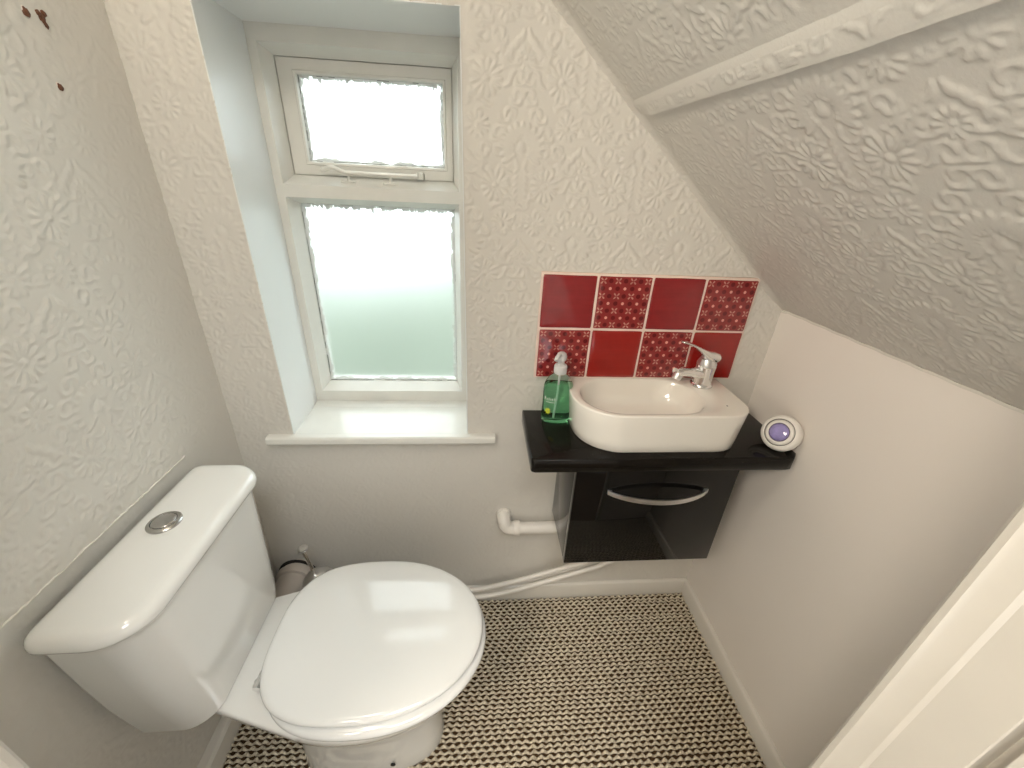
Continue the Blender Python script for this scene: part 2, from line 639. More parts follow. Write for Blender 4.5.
# ================================================================== THE ROOM
# --- back wall: masonry with the window opening, papered face in front of it
BT = 0.27
mb = MB()
mb.box(XL - 0.15, W0, 0.0045, BT, 0, ZC + 0.1)
mb.loft([[(w1_x(z), 0.0045, z), (XR + 0.15, 0.0045, z), (XR + 0.15, BT, z), (w1_x(z), BT, z)] for z in (0, WB, WT, ZC + 0.1)])
mb.box(W0, w1_x(WT), 0.0045, BT, WT, ZC + 0.1)
mb.box(W0, w1_x(WB), 0.0045, BT, 0, WB - 0.03)
wall_back = struct(mb.build('wall_back', M['reveal']), 'papered back wall with a deep white window opening')
us = axis_steps([XL - 0.02, W0, W1, XR + 0.01], 0.0026)
vs = axis_steps([0.03, WB - 0.028, WT, 1.93], 0.0026)


def back_pos(U, V):
    # the right edge of the opening leans a little
    k = np.clip(1 - np.abs(U - W1) / 0.05, 0, 1)
    lean = k * (-0.0088 * (V - 1.14) / 0.9 - 0.0004)
    return np.stack([U + lean, np.zeros_like(U) + 0.0, V], -1)


def back_amp(U, V):
    base = 0.0027 * np.clip((V - 0.45) / 0.5, 0.35, 1)
    edge = np.minimum(1, np.abs(U - W1) / 0.012)
    return base * np.where((V > WB - 0.03) & (V < WT + 0.01), edge, 1)


embossed('embossed_paper', us, vs, back_pos, (0, -1, 0), back_amp,
         keep=lambda U, V: ~((U > W0) & (U < W1) & (V > WB - 0.028) & (V < WT)) & (V < slope_z(U) + 0.06),
         parent=wall_back, uvoff=(0.31, 0.14))
mb = MB()
mb.box(W0 - 0.0018, W0 + 0.0003, -0.0016, 0.008, WB - 0.002, WT)
mb.loft([[(w1_x(z) - 0.0003, -0.0016, z), (w1_x(z) + 0.0018, -0.0016, z), (w1_x(z) + 0.0018, 0.008, z), (w1_x(z) - 0.0003, 0.008, z)] for z in (WB - 0.002, WT)])
mb.box(W0 - 0.0018, w1_x(WT) + 0.0018, -0.0016, 0.008, WT - 0.0003, WT + 0.0018)
mb.build('opening_edge', M['reveal'], wall_back)

# --- left wall
mb = MB()
mb.loft([[(XL - 0.15, YF - 0.11, z), (wall_left_x(z) - 0.004, YF - 0.11, z), (wall_left_x(z) - 0.004, 0.02, z), (XL - 0.15, 0.02, z)] for z in (0, 0.7, 1.4, ZC + 0.1)])
wall_left = struct(mb.build('wall_left', M['paper']), 'papered left wall behind the toilet cistern')
PAPER_EDGE = 0.752
us = axis_steps([YF - 0.005, 0.004], 0.0026)
vs = axis_steps([0.03, PAPER_EDGE, 1.97], 0.0026)
embossed('embossed_paper', us, vs,
         lambda U, V: np.stack([wall_left_x(V) - 0.0012 * ((V < PAPER_EDGE - 0.001) & (U < -0.17)), U, V], -1), (1, 0, 0),
         lambda U, V: 0.0023 * np.where(V < PAPER_EDGE, 0.4, 1.0) * np.clip((-U) / 0.25, 0.45, 1),
         parent=wall_left, uvoff=(0.05, 0.21))
# torn lower edge of the paper: a thin ragged lip
pts_hi, pts_lo = [], []
yy = np.linspace(-0.176, -0.66, 90)
rag = rng.normal(0, 0.0007, len(yy))
mb = MB()
rings = []
for y, r in zip(yy, rag):
    x = wall_left_x(PAPER_EDGE)
    t = 0.0022 + 0.8 * abs(r)
    rings.append([(x - 0.002, y, PAPER_EDGE - 0.0005 + r), (x + t, y, PAPER_EDGE + 0.0005 + r), (x + t, y, PAPER_EDGE + 0.003 + r), (x - 0.002, y, PAPER_EDGE + 0.0045 + r)])
mb.loft(rings)
struct(mb.build('trim_1', M['gloss']), 'ragged white lower edge of the wallpaper above the cistern')

# --- right wall: smooth low wall under the slope
ZK = slope_z(XR)
mb = MB().box(XR, XR + 0.15, YF - 0.11, 0.02, 0, ZK)
wall_right = struct(mb.build('wall_right', M['wall_smooth']), 'smooth painted low wall under the sloping ceiling')
rings = []
yy = np.linspace(-0.004, YF, 60)
for k, y in enumerate(yy):
    w = 0.0016 * math.sin(k * 1.3) * 0.4
    zt = ZK + 0.0015 + w - (0.004 if y > -0.025 else 0)
    rings.append([(XR - 0.0035, y, zt - 0.005), (XR - 0.0035, y, zt), (XR + 0.004, y, zt + 0.001), (XR + 0.004, y, zt - 0.005)])
struct(MB().loft(rings).build('trim_2', M['gloss']), 'thin white paint edge along the top of the low wall')

# --- sloping ceiling
SL = math.hypot(1, SM)
xt = (ZC - SC) / SM
mb = MB().loft([[(x, y, slope_z(x) + d) for x, d in ((XR + 0.1, 0.006), (xt - 0.02, 0.006), (xt - 0.02, 0.14), (XR + 0.1, 0.14))] for y in (0.02, YF - 0.11)])
ceil = struct(mb.build('ceiling', M['paper']), 'sloping ceiling in embossed paper')
MB().box(XL - 0.15, xt + 0.02, YF - 0.11, 0.02, ZC, ZC + 0.12).build('flat_panel', M['paper'], ceil)
NRM = Vector((SM, 0, -1)).normalized()
us = axis_steps([YF - 0.005, 0.004], 0.0022)
vs = axis_steps([0.0, (XR - xt) * SL + 0.02], 0.0022)


def slope_pos(U, V):
    x = XR + 0.004 - V / SL
    # the paper rounds into the corner with the back wall
    lip = 0.007 * np.clip(1 - (-U) / 0.022, 0, 1) ** 2 * np.clip(V / 0.06, 0, 1)
    return np.stack([x + NRM.x * lip, U, slope_z(x) + NRM.z * lip], -1)


embossed('embossed_paper', us, vs, slope_pos, NRM, lambda U, V: 0.0021 * np.clip((-U) / 0.3, 0.5, 1) * np.clip((np.abs(XR + 0.004 - V / SL - 0.168) - 0.018) / 0.014, 0.1, 1), parent=ceil, uvoff=(0.06, 0.10))
# boxed purlin running along the slope
prof = []
rings = []
for y in np.linspace(0.004, YF, 120):
    x1 = 0.149 + 0.011 * min(1, -y / 0.5)
    e = 0.0006 * math.sin(y * 57) + 0.0004 * math.sin(y * 131)
    z1 = slope_z(x1)
    k = 1.0 if y < -0.06 else max(0.12, -y / 0.06)
    x2 = x1 + 0.0205
    z2 = slope_z(x2) - 0.0080 * k
    rings.append([(x1 - 0.003, y, z1 + 0.004), (x1 + 0.004, y, z1 - 0.006 - 0.002 * k), (x2 - 0.003 + e, y, z2 + 0.003), (x2 + e, y, z2), (x2 + 0.003 + e, y, z2 + 0.0012), (x2 + 0.009, y, z2 + 0.004), (x2 + 0.010, y, z2 + 0.012)])
purlin = struct(MB().loft(rings).build('trim_3', M['paper'], angle=60), 'boxed purlin crossing the sloping ceiling')
PA = [(rg[1], rg[2]) for rg in rings][::-1]
py_ = np.array([a[1] for a, b in PA])


def purlin_pos(U, V):
    def at(i, c):
        return np.interp(U, py_, np.array([q[i][c] for q in PA]))
    return np.stack([at(0, 0) * (1 - V) + at(1, 0) * V, U, at(0, 2) * (1 - V) + at(1, 2) * V], -1)


FN = Vector((-0.86, 0, -0.5)).normalized()


def face_height(U, V):
    return 0.0017 * np.clip((-U) / 0.3, 0.4, 1) * np.sin(PI * np.clip(V, 0, 1)) ** 0.5


def embossed_face():
    us_ = axis_steps([YF - 0.004, 0.0], 0.0022)
    vs_ = np.linspace(-0.02, 1.0, 14)
    U, V = np.meshgrid(us_, vs_)
    P = purlin_pos(U, np.clip(V, 0, 1)) + np.array(FN) * (face_height(U, V) * height(U * 1.0 + 0.03, V * 0.026 + 0.245) + 0.0002)[..., None]
    me = bpy.data.meshes.new('embossed_paper')
    nv, nu = U.shape
    idx = np.arange(nu * nv).reshape(nv, nu)
    q = np.stack([idx[:-1, :-1], idx[:-1, 1:], idx[1:, 1:], idx[1:, :-1]], -1).reshape(-1, 4)
    me.from_pydata(P.reshape(-1, 3).tolist(), [], q.tolist())
    if Vector(me.polygons[len(me.polygons) // 2].normal).dot(FN) < 0:
        me.flip_normals()
    me.shade_smooth()
    me.materials.append(M['paper'])
    o = bpy.data.objects.new('embossed_paper', me)
    COL.objects.link(o)
    o.parent = purlin


embossed_face()

# --- wall with the doorway the photograph is taken from
DX0, DX1, DZ = -0.545, 0.255, 1.93
mb = MB()
mb.box(XL - 0.15, DX0, YF - 0.11, YF, 0, ZC + 0.1)
mb.box(DX1, XR + 0.15, YF - 0.11, YF, 0, ZC + 0.1)
mb.box(DX0, DX1, YF - 0.11, YF, DZ, ZC + 0.1)
struct(mb.build('wall_front', M['wall_smooth']), 'wall with the open doorway')


M['jamb'] = simple('dimmed_cream_gloss', (0.60, 0.555, 0.485), 0.28, var=0.04, nscale=14, bstr=0.1, bscale=50)  # gloss paint darkened in colour to offset too strong light on the linings


def lining(name, xe, s, label):
    """door lining with a stop; s=+1: right side (faces -x)"""
    p = [(0, YF + 0.012), (-0.020, YF + 0.012), (-0.0235, YF + 0.0085), (-0.0245, YF + 0.003), (-0.0225, YF - 0.001), (-0.0215, YF - 0.017), (-0.0195, YF - 0.0205),
         (-0.0195, YF - 0.0565), (-0.0185, YF - 0.0575), (-0.002, YF - 0.0575), (-0.002, YF - 0.066), (-0.0165, YF - 0.067), (-0.0165, YF - 0.11), (0, YF - 0.11)]
    mb = MB().prism([(xe + s * a, b) for a, b in p], 0, DZ)
    return struct(mb.build(name, M['jamb'], angle=25), label)


lining('trim_4', DX1, 1, 'white painted door lining at the right')
lining('trim_5', DX0, -1, 'white painted door lining at the left')

# --- floor, baseboards
floor = struct(MB().box(XL - 0.15, XR + 0.15, -2.3, 0.02, -0.1, 0.0).build('floor', M['carpet_back']), 'floor under the carpet')


def baseboard(name, path, hgt, label, th=0.014):
    """path: two floor points on the wall line and the direction into the room"""
    (x0, y0), (x1, y1), (dx, dy) = path
    prof = [(0, 0), (th, 0), (th, hgt - 0.012), (th * 0.75, hgt - 0.004), (th * 0.35, hgt), (0, hgt)]
    rings = [[(x + dx * a, y + dy * a, z) for a, z in prof] for x, y in ((x0, y0), (x1, y1))]
    return struct(MB().loft(rings).build(name, M['gloss'], angle=25), label)


baseboard('baseboard_back', ((XL, 0), (XR, 0), (0, -1)), 0.066, 'white skirting along the back wall')
baseboard('baseboard_left', ((XL - 0.012, 0), (XL - 0.012, YF), (1, 0)), 0.075, 'white skirting along the left wall', 0.024)
baseboard('baseboard_right', ((XR, 0), (XR, YF), (-1, 0)), 0.066, 'white skirting along the right wall')


# --- looped carpet: rows of real loops
def carpet():
    rows_y = np.arange(-0.010, YF + 0.02, -0.0117)
    seg, rad = 0.0019, 0.0046
    xs = np.arange(XL + 0.005, XR - 0.008, seg)
    per = 0.0215
    V, F = [], []
    ns = 6
    off = 0
    for r, y in enumerate(rows_y):
        ph = r * 2.1 + rng.normal(0, 0.9)
        a = 2 * PI * xs / per + ph + np.cumsum(rng.normal(0, 0.10, len(xs)))
        cy = y + 0.0014 * np.cos(a + 0.5) + 0.0006 * rng.normal(0, 1, len(xs)).cumsum() / 40
        cz = 0.0046 + 0.0022 * np.cos(a) + rng.normal(0, 0.00025, len(xs))
        rr = 0.0043 * (0.86 + 0.22 * np.cos(a)) * (1 + rng.normal(0, 0.09, len(xs)))
        ang = 2 * PI * np.arange(ns) / ns + 0.26
        ring = np.stack([np.repeat(xs[:, None], ns, 1), cy[:, None] + rr[:, None] * 0.95 * np.cos(ang), cz[:, None] + rr[:, None] * 0.9 * np.sin(ang)], -1)
        n = len(xs)
        V.append(ring.reshape(-1, 3))
        i = np.arange(n - 1)[:, None] * ns
        k = np.arange(ns)[None]
        k2 = (k + 1) % ns
        F.append((np.stack([i + k, i + k2, i + ns + k2, i + ns + k], -1) + off).reshape(-1, 4))
        off += n * ns
    V = np.concatenate(V)
    F = np.concatenate(F)
    c = V[F].mean(1)                                  # the carpet is cut round the toilet foot
    q = (np.abs((c[:, 0] + 0.405) / 0.167) ** 3 + np.abs((c[:, 1] - (-0.3695)) / 0.090) ** 3) > 1
    F = F[q]
    me = bpy.data.meshes.new('carpet')
    me.vertices.add(len(V))
    me.vertices.foreach_set('co', V.reshape(-1).astype(np.float32))
    me.loops.add(len(F) * 4)
    me.loops.foreach_set('vertex_index', F.reshape(-1).astype(np.int32))
    me.polygons.add(len(F))
    me.polygons.foreach_set('loop_start', np.arange(0, len(F) * 4, 4, dtype=np.int32))
    me.update(calc_edges=True)
    me.shade_smooth()
    me.materials.append(M['carpet'])
    o = bpy.data.objects.new('carpet', me)
    COL.objects.link(o)
    o['kind'] = 'stuff'
    tag(o, 'brown and beige chunky loop carpet covering the floor', 'carpet')


carpet()

# ================================================================== WINDOW
FX0, FX1 = -0.613, -0.196                     # sight lines of the frame
TZ0, TZ1 = 1.263, 1.291                       # transom
FZ0, FZ1 = 0.7335, 1.559
CD, CW = 0.0365, 0.0147                       # depth and width of the chamfer
GY = DF + CD + 0.010
win = struct(thing('window_1', 'white painted window with frosted panes', 'window', (-0.405, DF, WB)))
del win['category']
rx = w1_x(1.1) + 0.012
mb = MB()
y0, y1 = DF, DF + 0.075
for a, b, c, d in ((W0 - 0.005, FX0, WB - 0.01, WT + 0.01), (FX1, rx, WB - 0.01, WT + 0.01), (FX0, FX1, FZ1, WT + 0.01), (FX0, FX1, WB - 0.01, FZ0), (FX0, FX1, TZ0, TZ1)):
    mb.add([(a, y0, c), (b, y0, c), (b, y0, d), (a, y0, d)], [(0, 1, 2, 3)])
U0 = (FX0 + CW, FX1 - CW, TZ1 + 0.021, FZ1 - CW)     # upper opening behind the chamfer
L0 = (FX0 + CW, FX1 - CW, FZ0 + CW, TZ0 - CW)        # lower opening
mb.nested([(FX0, FX1, TZ1, FZ1, y0), (*U0, y0 + CD), (*U0, y1)])
mb.nested([(FX0, FX1, FZ0, TZ0, y0), (*L0, y0 + CD), (*L0, y1)])
mb.build('frame', M['frame'], win, smooth=False)
# dark joint lines round the opening light and the panes
# opening light (casement)
g = 0.0018
C0 = (U0[0] + g, U0[1] - g, U0[2] + g, U0[3] - g)
GU = (-0.5567, -0.234, 1.3426, 1.5137)
yc = DF + CD + 0.003
mb = MB()
mb.nested([(U0[0] - 0.01, U0[1] + 0.01, U0[2] - 0.01, U0[3] + 0.01, yc + 0.006), (*C0, yc + 0.006), (*C0, yc), (GU[0] - 0.008, GU[1] + 0.008, GU[2] - 0.008, GU[3] + 0.008, yc),
           (GU[0] - 0.0065, GU[1] + 0.0065, GU[2] - 0.0065, GU[3] + 0.0065, yc - 0.003), (GU[0] - 0.002, GU[1] + 0.002, GU[2] - 0.002, GU[3] + 0.002, yc - 0.002), (*GU, yc + 0.004), (*GU, yc + 0.03)])
cas = mb.build('casement', M['frame'], win, smooth=False)


def pane(name, rect, y, edge, parent):
    w, h = rect[1] - rect[0], rect[3] - rect[2]
    m = pane_mat(name + '_frosted_glass', w, h, edge)
    return MB().box(rect[0], rect[1], y, y + 0.004, rect[2], rect[3]).build(name, m, parent, origin=(rect[0], y, rect[2]), smooth=False)


pane('upper_pane', GU, yc + 0.010, 0.013, cas)
pane('lower_pane', L0, GY, 0.019, win)
# thin dark mould line at the bottom and sides of each pane
mb = MB()
for (a, b, c, d), y in ((GU, yc + 0.0085), (L0, GY - 0.0015)):
    for k in range(24):
        t0, t1 = k / 24, (k + 1) / 24
        if rng.random() < 0.72:
            w = rng.uniform(0.0004, 0.0013)
            mb.box(a + (b - a) * t0, a + (b - a) * t1, y, y + 0.001, c + 0.0002, c + w)
        if rng.random() < 0.75:
            w = rng.uniform(0.0004, 0.0013)
            mb.box(a + 0.0002, a + w, y, y + 0.001, c + (d - c) * t0, c + (d - c) * t1)
        if rng.random() < 0.45:
            w = rng.uniform(0.0004, 0.0012)
            mb.box(a + (b - a) * t0, a + (b - a) * t1, y, y + 0.001, d - w, d - 0.0002)
        if rng.random() < 0.4:
            w = rng.uniform(0.0004, 0.0012)
            mb.box(b - w, b - 0.0002, y, y + 0.001, c + (d - c) * t0, c + (d - c) * t1)
mb.build('mould_line', simple('grey_mould', (0.10, 0.10, 0.085), 0.9, var=0.5, nscale=200), win, smooth=False)
# casement stay
sy = yc - 0.010
zb = U0[2]
st = MB()
arm = spline([(-0.527, sy - 0.004, zb + 0.0135), (-0.517, sy - 0.006, zb + 0.0145), (-0.507, sy - 0.007, zb + 0.0185), (-0.497, sy - 0.007, zb + 0.0195), (-0.485, sy - 0.006, zb + 0.0145), (-0.474, sy - 0.004, zb + 0.0105), (-0.46, sy - 0.003, zb + 0.0095), (-0.38, sy - 0.003, zb + 0.0090), (-0.306, sy - 0.003, zb + 0.0085), (-0.299, sy - 0.003, zb + 0.0085)], 8)
st.tube([(x, y - 0.006, z) for x, y, z in arm], [0.0055] * 3 + [0.0062] * (len(arm) - 3), 10, flat=(0.8, 0.8))
stay = st.build('window_stay', M['frame'], win)
MB().box(-0.303, -0.283, sy - 0.011, yc + 0.001, zb + 0.001, zb + 0.017, 0.003).lathe([(0.0055, 0), (0.0055, 0.010), (0.004, 0.012)], (-0.293, sy - 0.009, zb + 0.006), n=16).build('pivot_bracket', M['frame'], stay)
for x in (-0.465, -0.365):
    MB().box(x - 0.017, x + 0.017, DF + 0.012, DF + 0.034, zb - 0.013, zb - 0.0085, 0.0012).lathe([(0.004, 0), (0.0036, 0.010), (0.0022, 0.0125)], (x, DF + 0.024, zb - 0.009), n=12).build('stay_pin', M['frame'], stay)
# window board with a rounded nose
SZ = WB + 0.0015
mb = MB()
mb.add([], [])
nose = [(0.004, SZ), (-0.018, SZ), (-0.0225, SZ - 0.003), (-0.0245, SZ - 0.010), (-0.0235, SZ - 0.018), (-0.019, SZ - 0.0235), (-0.010, SZ - 0.0245), (0.004, SZ - 0.0245)]
mb.prism(nose, -0.697, -0.098, axis=0)
mb.box(W0 - 0.004, w1_x(WB) + 0.012, 0.0, DF + 0.02, SZ - 0.024, SZ + 0.0003)
mb.prism([(DF - 0.030, SZ), (DF + 0.01, SZ), (DF + 0.01, SZ + 0.006), (DF - 0.022, SZ + 0.004)], W0 - 0.002, w1_x(WB) + 0.01, axis=0)
mb.build('window_board', M['frame'], win, angle=30)

# ================================================================== TOILET
YT = -0.3665
toilet = thing('toilet', 'white close-coupled ceramic toilet with its lid down against the left wall', 'toilet', (-0.45, YT, 0))


def oval(xb, xf, hy, yc_, cut=None, p=2.3, pf=2.0, n=72, xm=None):
    """egg outline from the back xb to the front xf"""
    xm = xm if xm is not None else xb + (xf - xb) * 0.46
    out = []
    for k in range(n):
        a = 2 * PI * k / n
        c, s = math.cos(a), math.sin(a)
        e = pf if c >= 0 else p
        r = (abs(c) ** e + abs(s) ** e) ** (-1 / e)
        out.append((xm + (xf - xm if c >= 0 else xm - xb) * c * r, yc_ + hy * s * r))
    return out


# pan: pedestal flaring into the bowl, with the rear deck under the cistern
RIM = 0.384
secs = [(0.0, -0.578, -0.232, 0.094, 3.2), (0.012, -0.578, -0.230, 0.096, 3.2), (0.05, -0.578, -0.236, 0.092, 3.0), (0.13, -0.578, -0.240, 0.091, 2.8), (0.19, -0.578, -0.236, 0.096, 2.6),
        (0.245, -0.605, -0.210, 0.122, 2.4), (0.295, -0.605, -0.172, 0.150, 2.3), (0.335, -0.605, -0.146, 0.168, 2.3), (0.362, -0.605, -0.137, 0.176, 2.3), (RIM - 0.004, -0.605, -0.137, 0.176, 2.3), (RIM, -0.603, -0.140, 0.173, 2.3)]
mb = MB()
mb.loft([at_z(oval(a, b, h, YT - 0.003, p=p, pf=2.0 + (p - 2.3) * 0.6), z) for z, a, b, h, p in secs])
deck = [(-0.762, -0.082), (-0.635, -0.1205), (-0.48, -0.169), (-0.44, -0.166), (-0.44, 0.166), (-0.48, 0.169), (-0.635, 0.1205), (-0.762, 0.082)]
deck = resample([(a, YT - 0.003 + b) for a, b in deck], 96)
mb.loft([at_z(inset(deck, 0.030), 0.338), at_z(inset(deck, 0.010), 0.346), at_z(inset(deck, 0.002), 0.362), at_z(deck, RIM - 0.005), at_z(inset(deck, 0.0015), RIM - 0.0012), at_z(inset(deck, 0.004), RIM + 0.0006)])
pan = mb.build('pan', M['ceramic'], toilet, angle=50)
# fixing-bolt hole in the front of the foot
MB().lathe([(0.006, 0), (0.006, 0.002)], (-0.345, YT - 0.0945, 0.045), (0, -1, 0), 16).build('bolt_cap', M['dark'], pan)

seat_o = oval(-0.575, -0.124, 0.186, YT - 0.0005, p=2.7, pf=2.05, n=96)
zs = RIM + 0.003
mb = MB().loft([at_z(inset(seat_o, 0.006), zs), at_z(inset(seat_o, 0.0015), zs + 0.003), at_z(seat_o, zs + 0.009), at_z(inset(seat_o, 0.0025), zs + 0.015), at_z(inset(seat_o, 0.010), zs + 0.0185)])
mb.build('seat', M['seat'], toilet, angle=60)
lid_o = oval(-0.584, -0.131, 0.1790, YT + 0.0055, p=2.9, pf=2.05, n=96)
zl = zs + 0.0208
mb = MB().loft([at_z(inset(lid_o, 0.008), zl), at_z(inset(lid_o, 0.002), zl + 0.002), at_z(lid_o, zl + 0.007), at_z(inset(lid_o, 0.0015), zl + 0.0105), at_z(inset(lid_o, 0.005), zl + 0.0135), at_z(inset(lid_o, 0.012), zl + 0.0155), at_z(grow(lid_o, 0.82), zl + 0.0170), at_z(grow(lid_o, 0.55), zl + 0.0182), at_z(grow(lid_o, 0.2), zl + 0.0188)])
mb.build('lid', M['seat'], toilet, angle=60)
for y in (-0.447, -0.292):
    MB().tube([(-0.578, y - 0.016, RIM + 0.017), (-0.578, y + 0.016, RIM + 0.017)], 0.0075, 16).lathe([(0.012, 0), (0.012, 0.003), (0.008, 0.005), (0.006, 0.017)], (-0.583, y, RIM), n=20).build('hinge', M['chrome'], toilet)

# cistern
def tank(z, xb, xf, ya, yb, r):
    return at_z(rrect(xb, xf, ya, yb, (0.012, r, r, 0.012), 12), z)


mb = MB().loft([tank(0.3835, -0.757, -0.640, -0.511, -0.217, 0.048), tank(0.387, -0.763, -0.634, -0.517, -0.211, 0.053), tank(0.42, -0.764, -0.630, -0.522, -0.206, 0.058), tank(0.50, -0.765, -0.628, -0.534, -0.199, 0.062),
                tank(0.60, -0.765, -0.627, -0.5435, -0.192, 0.064), tank(0.716, -0.765, -0.626, -0.5525, -0.186, 0.064)])
mb.build('cistern', M['ceramic'], toilet, angle=50)


def lidring(z, d):
    return at_z(inset(resample(rrect(-0.7695, -0.6185, -0.5665, -0.1725, (0.026, 0.068, 0.062, 0.026), 14), 200), d), z)


mb = MB().loft([lidring(0.7105, 0.012), lidring(0.7112, 0.004), lidring(0.7135, 0.0008), lidring(0.718, 0.0), lidring(0.7245, 0.001), lidring(0.730, 0.004), lidring(0.734, 0.009), lidring(0.7358, 0.0155), lidring(0.7363, 0.024)])
mb.build('cistern_lid', M['ceramic'], toilet, angle=60)
bt = (-0.7125, -0.351, 0.7358)
M['grey_chrome'] = simple('dull_grey_chrome', (0.50, 0.49, 0.48), 0.2, metallic=1.0, var=0.1, nscale=60)
fb = MB().lathe([(0.027, 0), (0.027, 0.003), (0.024, 0.0055), (0.0205, 0.006), (0.0195, 0.0045)], bt, n=40).build('flush_plate', M['grey_chrome'], toilet)
MB().lathe([(0.0185, 0), (0.0185, 0.0062), (0.016, 0.0078), (0.008, 0.0082)], bt, n=40).build('flush_button', M['grey_chrome'], fb)

# soil pipe in the corner
sp_ = [(-0.714, -0.262, 0.150), (-0.714, -0.22, 0.160), (-0.714, -0.16, 0.168), (-0.714, -0.10, 0.170), (-0.714, 0.0, 0.170)]
soil = thing('soil_pipe', 'beige waste pipe running from behind the toilet into the back wall', 'pipe', (-0.714, -0.1, 0))
MB().tube(spline(sp_, 8), 0.050, 28).build('pipe', M['soil'], soil)
MB().lathe([(0.052, 0), (0.0585, 0.002), (0.0585, 0.022), (0.054, 0.025)], (-0.714, -0.05, 0.170), (0, 1, 0), 32).build('collar', M['soil'], soil)
MB().lathe([(0.0595, 0), (0.0595, 0.004)], (-0.714, -0.014, 0.170), (0, 1, 0), 32).build('seal', M['dark'], soil)

# toilet brush
bx_, by_ = -0.610, -0.096
brush = thing('toilet_brush', 'chrome toilet brush in a round holder between toilet and back wall', 'toilet brush', (bx_, by_, 0))
MB().lathe([(0.050, 0.008), (0.052, 0.012), (0.050, 0.10), (0.047, 0.225), (0.044, 0.245), (0.036, 0.259), (0.018, 0.268), (0.011, 0.271)], (bx_, by_, 0), n=36).build('holder', M['satin'], brush)
tip = (-0.633, -0.098, 0.372)
rod = [(bx_, by_, 0.15), (bx_ - 0.009, by_, 0.26), (-0.6275, -0.0985, 0.345), tip]
MB().tube(spline(rod, 6), 0.0058, 14).build('handle', M['chrome'], brush)
ax = (Vector(tip) - Vector(rod[2])).normalized()
MB().lathe([(0.006, -0.006), (0.0125, -0.002), (0.0145, 0.002), (0.0135, 0.006), (0.008, 0.0075), (0.003, 0.006)], tip, tuple(ax), 10).build('knob', M['satin'], brush, angle=8)

# ================================================================== BASIN SIDE
# worktop
WT_Z, WT_H = 0.771, 0.0365
wt = MB()
out = [(-0.026, -0.002), (-0.026, -0.213), (-0.0235, -0.2195), (-0.017, -0.2225), (0.585, -0.2225), (0.597, -0.2205), (0.6125, -0.205), (0.6125, -0.002)]
out = [(a, b) for a, b in out]


def shrink(p, d):
    cx, cy = 0.293, -0.112
    return [(a - math.copysign(d, a - cx), b - math.copysign(d, b - cy)) for a, b in p]


wt.loft([at_z(shrink(out, 0.002), WT_Z - WT_H), at_z(out, WT_Z - WT_H + 0.002), at_z(out, WT_Z - 0.003), at_z(shrink(out, 0.0012), WT_Z - 0.0008), at_z(shrink(out, 0.003), WT_Z)])
worktop = tag(wt.build('worktop', M['worktop'], origin=(0.293, -0.11, WT_Z - WT_H), angle=50), 'black glossy worktop shelf carrying the small basin', 'worktop')

# cabinet
CX0, CX1, CZ0, CZ1, CY = 0.0885, 0.4935, 0.404, WT_Z - WT_H, -0.195
cab = thing('vanity_cabinet', 'black gloss wall-hung cabinet under the basin worktop', 'cabinet', ((CX0 + CX1) / 2, -0.09, CZ0))
MB().box(CX0, CX1, CY + 0.0205, -0.001, CZ0 + 0.001, CZ1 - 0.0005, 0.0008).build('carcass', M['blackside'], cab)
door = MB().box(CX0 - 0.0005, CX1 + 0.0005, CY, CY + 0.0180, CZ0, CZ1 - 0.004, 0.0014).build('door', M['black'], cab)
hx0, hx1, hz = 0.174, 0.424, 0.652
n = 28
rings = []
for k in range(n + 1):
    t = k / n
    x = hx0 + (hx1 - hx0) * t
    b = 4 * t * (1 - t)
    yb = CY - 0.002 - 0.036 * b ** 0.85 if b > 0 else CY - 0.002
    w = 0.0058 + 0.0012 * b
    th = 0.0038
    rings.append([(x, yb, hz - w), (x, yb - th, hz - w), (x, yb - th - 0.0008, hz), (x, yb - th, hz + w), (x, yb, hz + w)])
MB().loft(rings).box(hx0 - 0.003, hx0 + 0.008, CY - 0.005, CY + 0.001, hz - 0.006, hz + 0.006, 0.001).box(hx1 - 0.008, hx1 + 0.003, CY - 0.005, CY + 0.001, hz - 0.006, hz + 0.006, 0.001).build('handle', M['satin'], door, angle=45)

# basin
BZ0, BZ1 = WT_Z, 0.872
basin = thing('basin', 'small cream white counter-top hand basin with a rounded left end', 'basin', (0.29, -0.11, BZ0))
NB = 160


def bas(x0, x1, y0, y1, rl, rr):
    return resample(rrect(x0, x1, y0, y1, (rl, rr, 0.012, 0.022), 16), NB)


o0 = bas(0.0885, 0.482, -0.1985, -0.004, 0.100, 0.062)
o1 = bas(0.0765, 0.491, -0.2040, -0.004, 0.105, 0.064)
ihole = resample(rrect(0.100, 0.399, -0.190, -0.0155, (0.0860, 0.0860, 0.0860, 0.0860), 16), NB)


def lerp(a, b, t):
    return [(p[0] + (q[0] - p[0]) * t, p[1] + (q[1] - p[1]) * t) for p, q in zip(a, b)]


def align(ref, poly):
    """rotate the point order of poly so that it starts nearest the start of ref"""
    k = min(range(len(poly)), key=lambda i: (poly[i][0] - ref[0][0]) ** 2 + (poly[i][1] - ref[0][1]) ** 2)
    return poly[k:] + poly[:k]


def by_angle(poly, c, n=NB):
    """resample an outline by angle about c, so that nested outlines pair up"""
    P = np.array(poly)
    a = np.unwrap(np.arctan2(P[:, 1] - c[1], P[:, 0] - c[0]))
    if a[-1] < a[0]:
        P, a = P[::-1], a[::-1]
    a = np.r_[a - 2 * PI, a, a + 2 * PI]
    P = np.r_[P, P, P]
    t = np.linspace(-PI, PI, n, endpoint=False)
    return list(zip(np.interp(t, a, P[:, 0]), np.interp(t, a, P[:, 1])))


cen = (0.25, -0.11)
fine = 900
o0 = by_angle(resample(o0, fine), cen)
o1 = by_angle(resample(o1, fine), cen)
ih = by_angle(resample(ihole, fine), cen)


